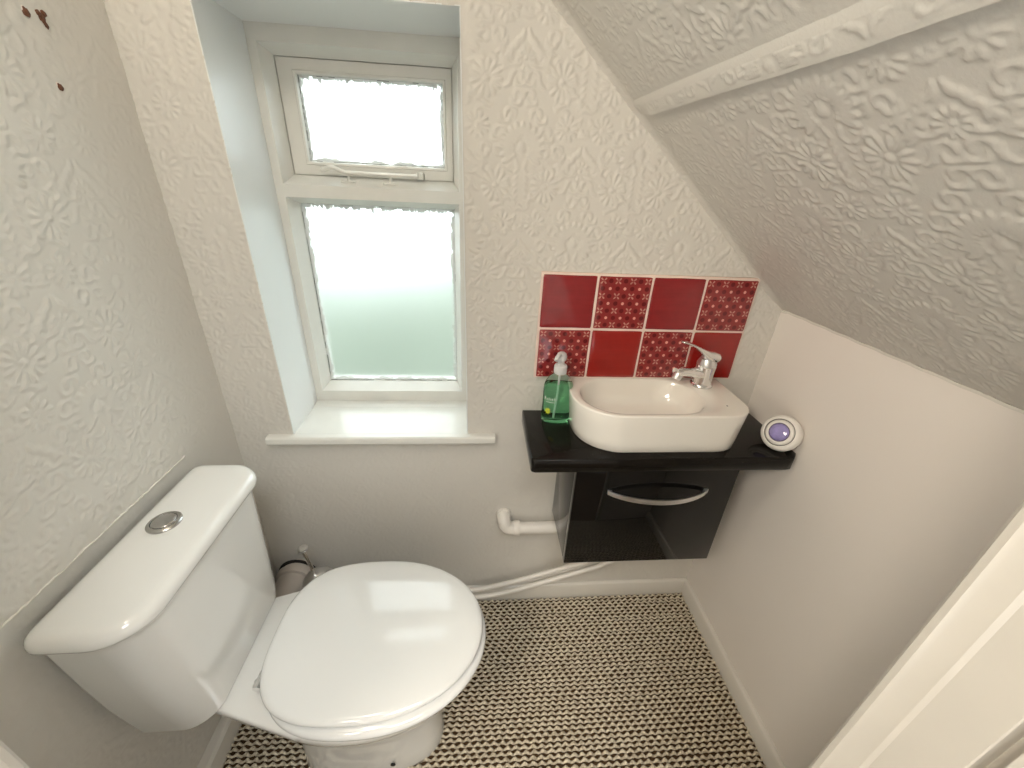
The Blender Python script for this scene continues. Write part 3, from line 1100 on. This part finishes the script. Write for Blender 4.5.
def sc(poly, k, dx=0.0):
    return [(cen[0] + dx + (p[0] - cen[0]) * k, cen[1] + (p[1] - cen[1]) * k) for p in poly]


rings = [at_z(sc(o0, 0.985), BZ0 + 0.0002), at_z(o0, BZ0 + 0.003)]
for t in (0.25, 0.5, 0.75, 0.95):
    rings.append(at_z(lerp(o0, o1, t), BZ0 + (BZ1 - BZ0) * t))
rings += [at_z(inset(lerp(o0, o1, 0.995), 0.0006), BZ1 - 0.0018), at_z(inset(o1, 0.0022), BZ1 - 0.0003), at_z(inset(o1, 0.004), BZ1)]
rings += [at_z(lerp(inset(o1, 0.004), ih, 0.5), BZ1 - 0.0004), at_z(inset(ih, -0.0015), BZ1 - 0.0007), at_z(ih, BZ1 - 0.003), at_z(inset(ih, 0.003), BZ1 - 0.009)]
for k, z in ((0.95, 0.022), (0.90, 0.040), (0.83, 0.054), (0.70, 0.063), (0.45, 0.067), (0.14, 0.069)):
    rings.append(at_z(sc(ih, k, -0.02 * (1 - k)), BZ1 - z))
body = MB().loft(rings).build('bowl', M['basin'], basin, angle=60)
MB().lathe([(0.020, 0), (0.020, 0.0025), (0.016, 0.0035), (0.006, 0.0025)], (0.228, -0.11, BZ1 - 0.0692), n=28).build('waste_plug', M['chrome'], basin)
MB().lathe([(0.0022, 0), (0.0018, 0.0006)], (0.437, -0.155, BZ1 - 0.0004), n=10).build('chip', M['dark'], body)

# tap
tx, ty, tz = 0.428, -0.046, BZ1 - 0.0003
tap = thing('mixer_tap', 'chrome single-lever mixer tap on the right of the basin', 'tap', (tx, ty, tz))
d = Vector((-0.955, -0.30, 0)).normalized()
MB().lathe([(0.027, 0), (0.0275, 0.003), (0.0265, 0.006), (0.0235, 0.009), (0.0225, 0.030), (0.0235, 0.046), (0.0245, 0.056), (0.0225, 0.0585)], (tx, ty, tz), n=36).build('body', M['chrome'], tap)
base = Vector((tx, ty, tz))
sp0 = [base + Vector((0, 0, 0.034)), base + d * 0.025 + Vector((0, 0, 0.038)), base + d * 0.055 + Vector((0, 0, 0.045)), base + d * 0.082 + Vector((0, 0, 0.049)), base + d * 0.094 + Vector((0, 0, 0.048))]
spout = MB().tube(spline(sp0, 6), [0.019] * 4 + [0.0165] * 6 + [0.0145] * 10 + [0.0135] * 5, 20, flat=(1.0, 0.82)).build('spout', M['chrome'], tap)
a0 = base + d * 0.085 + Vector((0, 0, 0.045))
MB().lathe([(0.011, 0), (0.0115, 0.004), (0.0115, 0.014), (0.009, 0.016), (0.004, 0.0145)], tuple(a0), (d.x * 0.4, d.y * 0.4, -1), 20).build('aerator', M['satin'], spout)
# lever: domed cap that sweeps up into a curved paddle
side = Vector((-d.y, d.x, 0))
lev = []
prof = [(-0.030, 0.066, 0.004, 0.006), (-0.026, 0.073, 0.017, 0.013), (-0.012, 0.079, 0.0245, 0.017), (0.004, 0.084, 0.0240, 0.0155), (0.018, 0.091, 0.0205, 0.0115), (0.034, 0.101, 0.0165, 0.0072), (0.052, 0.111, 0.0140, 0.0050),
        (0.070, 0.1195, 0.0128, 0.0040), (0.086, 0.1255, 0.0115, 0.0034), (0.096, 0.128, 0.0085, 0.0030), (0.100, 0.1285, 0.003, 0.0015)]
rings = []
for i, (s, z, w, h) in enumerate(prof):
    p = base + d * s + Vector((0, 0, z))
    q0, q1 = prof[max(0, i - 1)], prof[min(len(prof) - 1, i + 1)]
    t = (d * (q1[0] - q0[0]) + Vector((0, 0, q1[1] - q0[1]))).normalized()
    nn = side.cross(t)
    rings.append([p + side * (w * math.cos(2 * PI * k / 24)) + nn * (h * math.sin(2 * PI * k / 24)) for k in range(24)])
MB().loft(rings).build('lever', M['chrome'], tap, angle=60)
MB().lathe([(0.0235, 0.0585), (0.0235, 0.063), (0.018, 0.075)], (tx, ty, tz), n=32).build('neck_ring', M['satin'], tap)

# soap bottle
sx_, sy_ = 0.054, -0.055
soap = thing('soap_bottle', 'clear pump bottle of green liquid soap left of the basin', 'soap bottle', (sx_, sy_, WT_Z))


def oval_ring(rx_, ry_, z, n=40):
    e = 2.4
    out = []
    for k in range(n):
        a = 2 * PI * k / n
        c, s = math.cos(a), math.sin(a)
        r = (abs(c) ** e + abs(s) ** e) ** (-1 / e)
        out.append((sx_ + rx_ * c * r, sy_ + ry_ * s * r, WT_Z + z))
    return out


H = [(0.030, 0.019, 0.0005), (0.0355, 0.0235, 0.003), (0.0375, 0.0255, 0.010), (0.0375, 0.0255, 0.030), (0.0365, 0.0250, 0.055), (0.0370, 0.0255, 0.085), (0.0365, 0.0250, 0.100), (0.0335, 0.0230, 0.112), (0.0270, 0.0195, 0.122), (0.0185, 0.0155, 0.130), (0.0125, 0.0125, 0.135), (0.0120, 0.0120, 0.141)]
bottle = MB().loft([oval_ring(*r) for r in H]).build('bottle', M['clear'], soap, angle=60)
Lq = [(a - 0.0022, b - 0.0022, z + 0.001) for a, b, z in H[:6]] + [(0.0345, 0.0230, 0.098), (0.0338, 0.0225, 0.104), (0.0334, 0.0222, 0.1045)]
MB().loft([oval_ring(*r) for r in Lq]).build('liquid', M['soap'], soap, angle=60)
pump = MB()
pump.lathe([(0.0150, 0.136), (0.0158, 0.138), (0.0158, 0.154), (0.0145, 0.157), (0.0085, 0.159), (0.0080, 0.168)], (sx_, sy_, WT_Z), n=28)
pump.tube([(sx_, sy_, WT_Z + 0.162), (sx_, sy_, WT_Z + 0.178)], 0.0062, 16)
pump.build('collar', M['pump'], soap)
ph = MB()
ph.lathe([(0.0085, 0.168), (0.0115, 0.171), (0.0125, 0.180), (0.0105, 0.187), (0.0065, 0.190), (0.002, 0.1905)], (sx_, sy_, WT_Z), n=24)
ph.tube(spline([(sx_, sy_, WT_Z + 0.183), (sx_ - 0.008, sy_ - 0.010, WT_Z + 0.186), (sx_ - 0.015, sy_ - 0.020, WT_Z + 0.184), (sx_ - 0.018, sy_ - 0.025, WT_Z + 0.178)], 5), 0.0052, 12)
ph.build('pump_head', M['pump'], soap)
MB().tube([(sx_, sy_, WT_Z + 0.140), (sx_ - 0.002, sy_, WT_Z + 0.08), (sx_ - 0.006, sy_, WT_Z + 0.012)], 0.0028, 10).build('dip_tube', M['pump'], soap)


def on_bottle(u, z, out=0.0006):
    """a point on the front face of the bottle at across-position u"""
    rx_, ry_ = 0.0372 + out, 0.0253 + out
    e = 2.4
    return (sx_ + u, sy_ - ry_ * max(0.0, 1 - (abs(u) / rx_) ** e) ** (1 / e), WT_Z + z)


def patch(mb_, u0, u1, z0, z1, n=4, slant=0.0):
    rings = []
    for k in range(n + 1):
        u = u0 + (u1 - u0) * k / n
        a, b = on_bottle(u, z0 + slant * (u - u0)), on_bottle(u, z1 + slant * (u - u0))
        a2, b2 = on_bottle(u, z0 + slant * (u - u0), 0.0002), on_bottle(u, z1 + slant * (u - u0), 0.0002)
        rings.append([a, b, b2, a2])
    mb_.loft(rings)


lt = MB()
u = -0.0345
for wdt, hgt in ((0.0030, 0.009), (0.0028, 0.006), (0.0026, 0.008), (0.0028, 0.006), (0.0030, 0.0065), (0.0026, 0.009), (0.0030, 0.006)):
    patch(lt, u, u + wdt * 0.45, 0.070, 0.070 + hgt, 2)
    patch(lt, u, u + wdt, 0.070 + hgt * 0.45, 0.070 + hgt * 0.62, 2)
    u += wdt + 0.0014
patch(lt, -0.031, -0.010, 0.0645, 0.0658, 4)
lt.build('label_print', M['print_white'], soap, smooth=False)
lf = MB()
for k in range(9):
    a = 2 * PI * k / 9
    L, w = 0.0085, 0.0016
    pts = []
    for t, ww in ((0.15, 0.4), (0.55, 1.0), (1.0, 0.15)):
        cu, cz = -0.0255 + L * t * math.cos(a) * 0.9, 0.040 + L * t * math.sin(a) * 1.15
        pts.append([on_bottle(cu - w * ww * math.sin(a), cz + w * ww * math.cos(a)), on_bottle(cu + w * ww * math.sin(a), cz - w * ww * math.cos(a)), on_bottle(cu + w * ww * math.sin(a), cz - w * ww * math.cos(a), 0.0002), on_bottle(cu - w * ww * math.sin(a), cz + w * ww * math.cos(a), 0.0002)])
    lf.loft(pts)
lf.build('label_flower', M['print_yellow'], soap, smooth=False)

# air freshener leaning against the right wall
ac = Vector((0.5760, -0.180, 0.8120))
axis = Vector((-0.82, -0.36, 0.44)).normalized()
fresh = thing('air_freshener', 'small round white air freshener with a lilac gem leaning at the worktop end', 'air freshener', (0.58, -0.175, WT_Z))
def big(prof):
    return [(r_ * 1.08, h_) for r_, h_ in prof]


R_ = 0.0405
hs = MB().lathe(big([(0.024, -0.026), (0.032, -0.022), (0.0385, -0.012), (R_, -0.002), (0.0400, 0.004), (0.0370, 0.009), (0.0315, 0.0115), (0.0300, 0.0108), (0.0295, 0.0088)]), tuple(ac), tuple(axis), 48)
hs.v = [(min(x, XR - 0.0012), y, max(z, WT_Z + 0.0004)) for x, y, z in hs.v]
house = hs.build('housing', M['plastic'], fresh, angle=50)
MB().lathe(big([(0.0306, 0.0090), (0.0303, 0.0110), (0.0295, 0.0108), (0.0290, 0.0090)]), tuple(ac), tuple(axis), 48).build('groove', simple('grey_groove', (0.16, 0.15, 0.14), 0.6), fresh)
MB().lathe(big([(0.0285, 0.004), (0.0285, 0.0105), (0.0265, 0.0130), (0.0220, 0.0138), (0.0205, 0.0125)]), tuple(ac), tuple(axis), 48).build('inner_ring', M['plastic'], fresh, angle=50)
MB().lathe(big([(0.0215, 0.006), (0.0210, 0.0128), (0.0195, 0.0132)]), tuple(ac), tuple(axis), 40).build('gem_rim', simple('purple_grey_rim', srgb(84, 72, 96), 0.4), fresh)
MB().lathe(big([(0.0193, 0.008), (0.0192, 0.0140), (0.0165, 0.0170), (0.0110, 0.0190), (0.004, 0.0200)]), tuple(ac), tuple(axis), 14, twist=0.2).build('gem', M['gem'], fresh, angle=8)

# tiled splashback: 4 x 2 handmade tiles
TZ = 0.8715
TP = 0.132
spl = thing('tiled_splashback', 'red tile splashback of eight tiles, four of them printed, behind the basin', 'splashback', (4 * TP / 2, 0, TZ))
gr = MB()
gr.box(-0.0025, 4 * TP + 0.001, -0.0068, 0.003, TZ - 0.0008, TZ + 2 * TP + 0.0035, 0.0012)
gr.build('grout', M['grout'], spl)
for i in range(4):
    for j in range(2):
        printed = (i + j) % 2 == 0
        x0, z0 = i * TP + 0.0022 + rng.uniform(-0.0006, 0.0006), TZ + j * TP + 0.0022 + rng.uniform(-0.0005, 0.0005)
        w = 0.1276
        mbt = MB()
        # front face gently uneven, rounded rim
        ring = resample(rrect(x0, x0 + w, z0, z0 + w, (0.0014,) * 4, 5), 96)
        def rr_(dd, y):
            k = 1 - 2 * dd / w
            return [(p[0], y + 0.0005 * math.sin(p[0] * 61 + p[1] * 47), p[1]) for p in grow(ring, k)]
        mbt.loft([rr_(0, 0.001), rr_(0, -0.0060), rr_(0.0008, -0.0074), rr_(0.003, -0.0082), rr_(0.012, -0.0086), rr_(0.035, -0.0088)])
        t = mbt.build('tile', M['tile_print'] if printed else (M['tile2'] if j == 0 else M['tile']), spl, origin=(x0, 0, z0), angle=60)
        if printed:
            t['label'] = 'red tile printed with pale crosses and dots'

# ------------------------------------------------------------------ pipes
wp = thing('waste_pipe', 'white plastic waste pipe elbow coming out of the back wall beside the cabinet', 'pipe', (0.0, -0.03, 0.36))
el = [(-0.064, 0.004, 0.398), (-0.064, -0.014, 0.397), (-0.063, -0.028, 0.389), (-0.056, -0.033, 0.375), (-0.042, -0.034, 0.369), (-0.026, -0.034, 0.3685)]
MB().tube(spline(el, 6), 0.0205, 20).lathe([(0.0225, 0), (0.0232, 0.002), (0.0232, 0.016), (0.0225, 0.018)], (-0.034, -0.034, 0.3686), (1, 0, -0.01), 24).lathe([(0.0225, 0), (0.0232, 0.002), (0.0232, 0.010)], (-0.064, -0.012, 0.397), (0, 1, 0), 24).build('elbow', M['pipe'], wp)
MB().tube([(-0.03, -0.034, 0.3686), (0.10, -0.034, 0.3675), (0.30, -0.034, 0.3660)], 0.0185, 20).build('straight_pipe', M['pipe'], wp)
MB().tube([(0.30, -0.034, 0.366), (0.316, -0.034, 0.374), (0.319, -0.034, 0.395), (0.319, -0.034, 0.4025)], 0.0185, 20).build('riser', M['pipe'], wp)

hp = [[(-0.44, -0.0365, 0.068), (-0.30, -0.0365, 0.076), (-0.168, -0.0365, 0.090), (-0.101, -0.0365, 0.103), (-0.002, -0.0365, 0.133), (0.080, -0.0365, 0.163), (0.162, -0.0365, 0.193), (0.226, -0.0365, 0.216), (0.345, -0.0365, 0.30), (0.37, -0.0365, 0.4025)],
      [(-0.44, -0.0555, 0.060), (-0.30, -0.0555, 0.067), (-0.151, -0.0555, 0.080), (-0.068, -0.0555, 0.094), (0.030, -0.0555, 0.126), (0.127, -0.0555, 0.164), (0.207, -0.0555, 0.195), (0.270, -0.0555, 0.224), (0.392, -0.0555, 0.31), (0.415, -0.0555, 0.4025)],
      [(-0.44, -0.0218, 0.058), (-0.30, -0.0218, 0.066), (-0.17, -0.0218, 0.076), (-0.08, -0.0218, 0.084), (0.0, -0.0218, 0.100), (0.06, -0.0218, 0.118), (0.12, -0.0218, 0.142), (0.22, -0.0218, 0.18), (0.43, -0.0218, 0.29), (0.455, -0.0218, 0.4025)]]
lab = ['uppermost white water pipe sweeping from the skirting up under the cabinet', 'lowest white water pipe curving along the skirting, nearest the carpet', 'thinner white water pipe half hidden between the two others']
for p, l, r in zip(hp, lab, (0.0082, 0.0080, 0.0055)):
    o = MB().tube(spline(p, 8), r, 14).build('water_pipe', M['pipe'], origin=(p[4][0], p[4][1], p[4][2]))
    tag(o, l, 'pipe', 'white water pipes along the back skirting')

# ------------------------------------------------------------------ broken plugs left in the left wall
def plug(y, z, size, ang, label, split):
    x = wall_left_x(z)
    o = thing('wall_plug', label, 'wall plug', (x, y, z), 'broken brown plugs in the left wall')
    mb_ = MB()
    ca, sa = math.cos(ang), math.sin(ang)

    def blob(mb2, cy, cz, ly, lz, dep, n=14, seed=0):
        r_ = random.Random(seed)
        rings = []
        for k, (s, dx) in enumerate(((1.0, -0.001), (0.95, dep * 0.5), (0.6, dep * 0.9), (0.2, dep))):
            ring = []
            for i in range(n):
                a = 2 * PI * i / n
                q = s * (0.8 + 0.35 * r_.random())
                u, v = ly * q * math.cos(a), lz * q * math.sin(a)
                ring.append((x + dx, cy + u * ca - v * sa, cz + u * sa + v * ca))
            rings.append(ring)
        mb2.loft(rings)
    blob(mb_, y, z, size * 0.85, size, 0.003, seed=1)
    if split:
        blob(mb_, y - size * 0.6, z + size * 0.55, size * 0.55, size * 0.6, 0.004, seed=2)
        blob(mb_, y + size * 0.75, z + size * 0.75, size * 0.6, size * 0.65, 0.004, seed=3)
        blob(mb_, y + size * 0.35, z - size * 1.1, size * 0.5, size * 0.9, 0.003, seed=5)
    mb_.build('plug', M['brown'], o, angle=20)
    fl = MB()
    blob(fl, y - size * 0.35 * ca, z + size * 0.5, size * 0.55, size * 0.75, 0.0014, seed=4)
    fl.build('plaster_flake', M['flake'], o, angle=20)


plug(-0.158, 1.498, 0.0062, 0.5, 'small oval brown wall plug at the top left, first from the edge', False)
plug(-0.136, 1.499, 0.0066, 0.5, 'split brown wall plug with ragged arms, the larger of the top pair', True)
plug(-0.147, 1.415, 0.0052, 0.6, 'lone brown wall plug lower down on the left wall', False)

# ================================================================== OUTSIDE AND HALLWAY
struct(MB().box(-6, 6, 0.5, 14, -0.72, -0.70).build('ground', M['patio']), 'pale paved yard outside the window')
hm = MB()
hb = bmesh.new()
bmesh.ops.create_grid(hb, x_segments=60, y_segments=14, size=0.5)
for v in hb.verts:
    x, t = v.co.x * 6.0, (v.co.y + 0.5)
    k = rng.normal(0, 0.05)
    z = -0.7 + (1.70 + 0.14 * max(-1, min(1, x))) * min(1, t * 1.35)
    yy_ = 1.05 + 0.9 * t * t + 0.5 * max(0, t - 0.6)
    v.co = Vector((x + 0.3 + rng.normal(0, 0.04), yy_ + k, z + rng.normal(0, 0.05)))
hm.bm(hb)
tag(hm.build('hedge', M['leaf'], origin=(0.3, 1.2, -0.7), angle=20), 'green hedge blurred behind the lower frosted pane', 'hedge')

hall = MB()
for a in ((-1.3, -1.2, -2.4, YF - 0.11, 0, 2.35), (1.2, 1.3, -2.4, YF - 0.11, 0, 2.35), (-1.3, 1.3, -2.5, -2.4, 0, 2.35), (-1.3, 1.3, -2.5, YF - 0.11, 2.35, 2.45)):
    hall.box(*a)
hall.box(-1.2, XL - 0.15, YF - 0.11, YF - 0.01, 0, 2.35)
hall.box(XR + 0.15, 1.2, YF - 0.11, YF - 0.01, 0, 2.35)
hall.box(-1.2, 1.2, YF - 0.11, YF - 0.01, ZC + 0.1, 2.35)
struct(hall.build('wall_hallway', M['wall_smooth'], smooth=False), 'hallway outside the door')

# ================================================================== LIGHT
def light(name, kind, loc, energy, col, size=0.1, rot=None):
    l = bpy.data.lights.new(name, kind)
    l.energy = energy
    l.color = col
    if kind == 'POINT':
        l.shadow_soft_size = size
    if kind == 'AREA':
        l.shape = 'DISK'
        l.size = size
    o = bpy.data.objects.new(name, l)
    COL.objects.link(o)
    o.location = loc
    if rot:
        o.rotation_euler = rot
    return o


light('ceiling_lamp', 'POINT', (-0.58, -0.64, 1.97), 5.3, (1.0, 0.953, 0.86), 0.05)
light('hallway_lamp', 'AREA', (0.0, -1.5, 2.3), 17.5, (0.95, 0.99, 1.0), 0.6)
light('doorway_fill', 'AREA', (-0.85, -1.42, 1.84), 15.0, (1.0, 0.90, 0.76), 0.35, (Vector((0.95, 0.95, -0.75)).to_track_quat('-Z', 'Y').to_euler()))  # added fill with no known source, lifts right wall and basin through the doorway

w = bpy.data.worlds.new('overcast_sky')
bpy.context.scene.world = w
w.use_nodes = True
nt = w.node_tree
bg = nt.nodes['Background']
tc = nt.nodes.new('ShaderNodeTexCoord')
sp = nt.nodes.new('ShaderNodeSeparateXYZ')
nt.links.new(tc.outputs['Generated'], sp.inputs[0])
rp = nt.nodes.new('ShaderNodeValToRGB')
rp.color_ramp.elements[0].position = 0.42
rp.color_ramp.elements[0].color = (0.80, 0.90, 0.95, 1)
rp.color_ramp.elements[1].position = 0.75
rp.color_ramp.elements[1].color = (0.90, 0.97, 1.0, 1)
nt.links.new(sm(nt, 'MULTIPLY_ADD', sp.outputs[2], 0.5, 0.5), rp.inputs[0])
nt.links.new(rp.outputs[0], bg.inputs['Color'])
bg.inputs['Strength'].default_value = 5.6

# ================================================================== CAMERA
cam = bpy.data.cameras.new('camera')
cam.sensor_width = 36
cam.lens = 36 * 400.4801 / 1024
cam.clip_start = 0.01
co = bpy.data.objects.new('camera', cam)
COL.objects.link(co)
r = Vector((0.996379777543537, -0.07262616471702951, 0.04419026024800551))
u_ = Vector((-0.006835742485844357, 0.4496757992830409, 0.8931656890878789))
f = Vector((0.08473848905284292, 0.8902343038423386, -0.44755141909660845))
mt = Matrix(((r.x, u_.x, -f.x, -0.14621783), (r.y, u_.y, -f.y, -0.93199773), (r.z, u_.z, -f.z, 1.31609089), (0, 0, 0, 1)))
co.matrix_world = mt
sc_ = bpy.context.scene
sc_.camera = co
sc_.view_settings.view_transform = 'Standard'
sc_.view_settings.look = 'None'
sc_.view_settings.gamma = 1
sc_.view_settings.use_curve_mapping = False
sc_.view_settings.exposure = -0.12
sc_.cycles.use_denoising = True
sc_.cycles.max_bounces = 12
sc_.cycles.transmission_bounces = 12
sc_.cycles.sample_clamp_indirect = 8.0
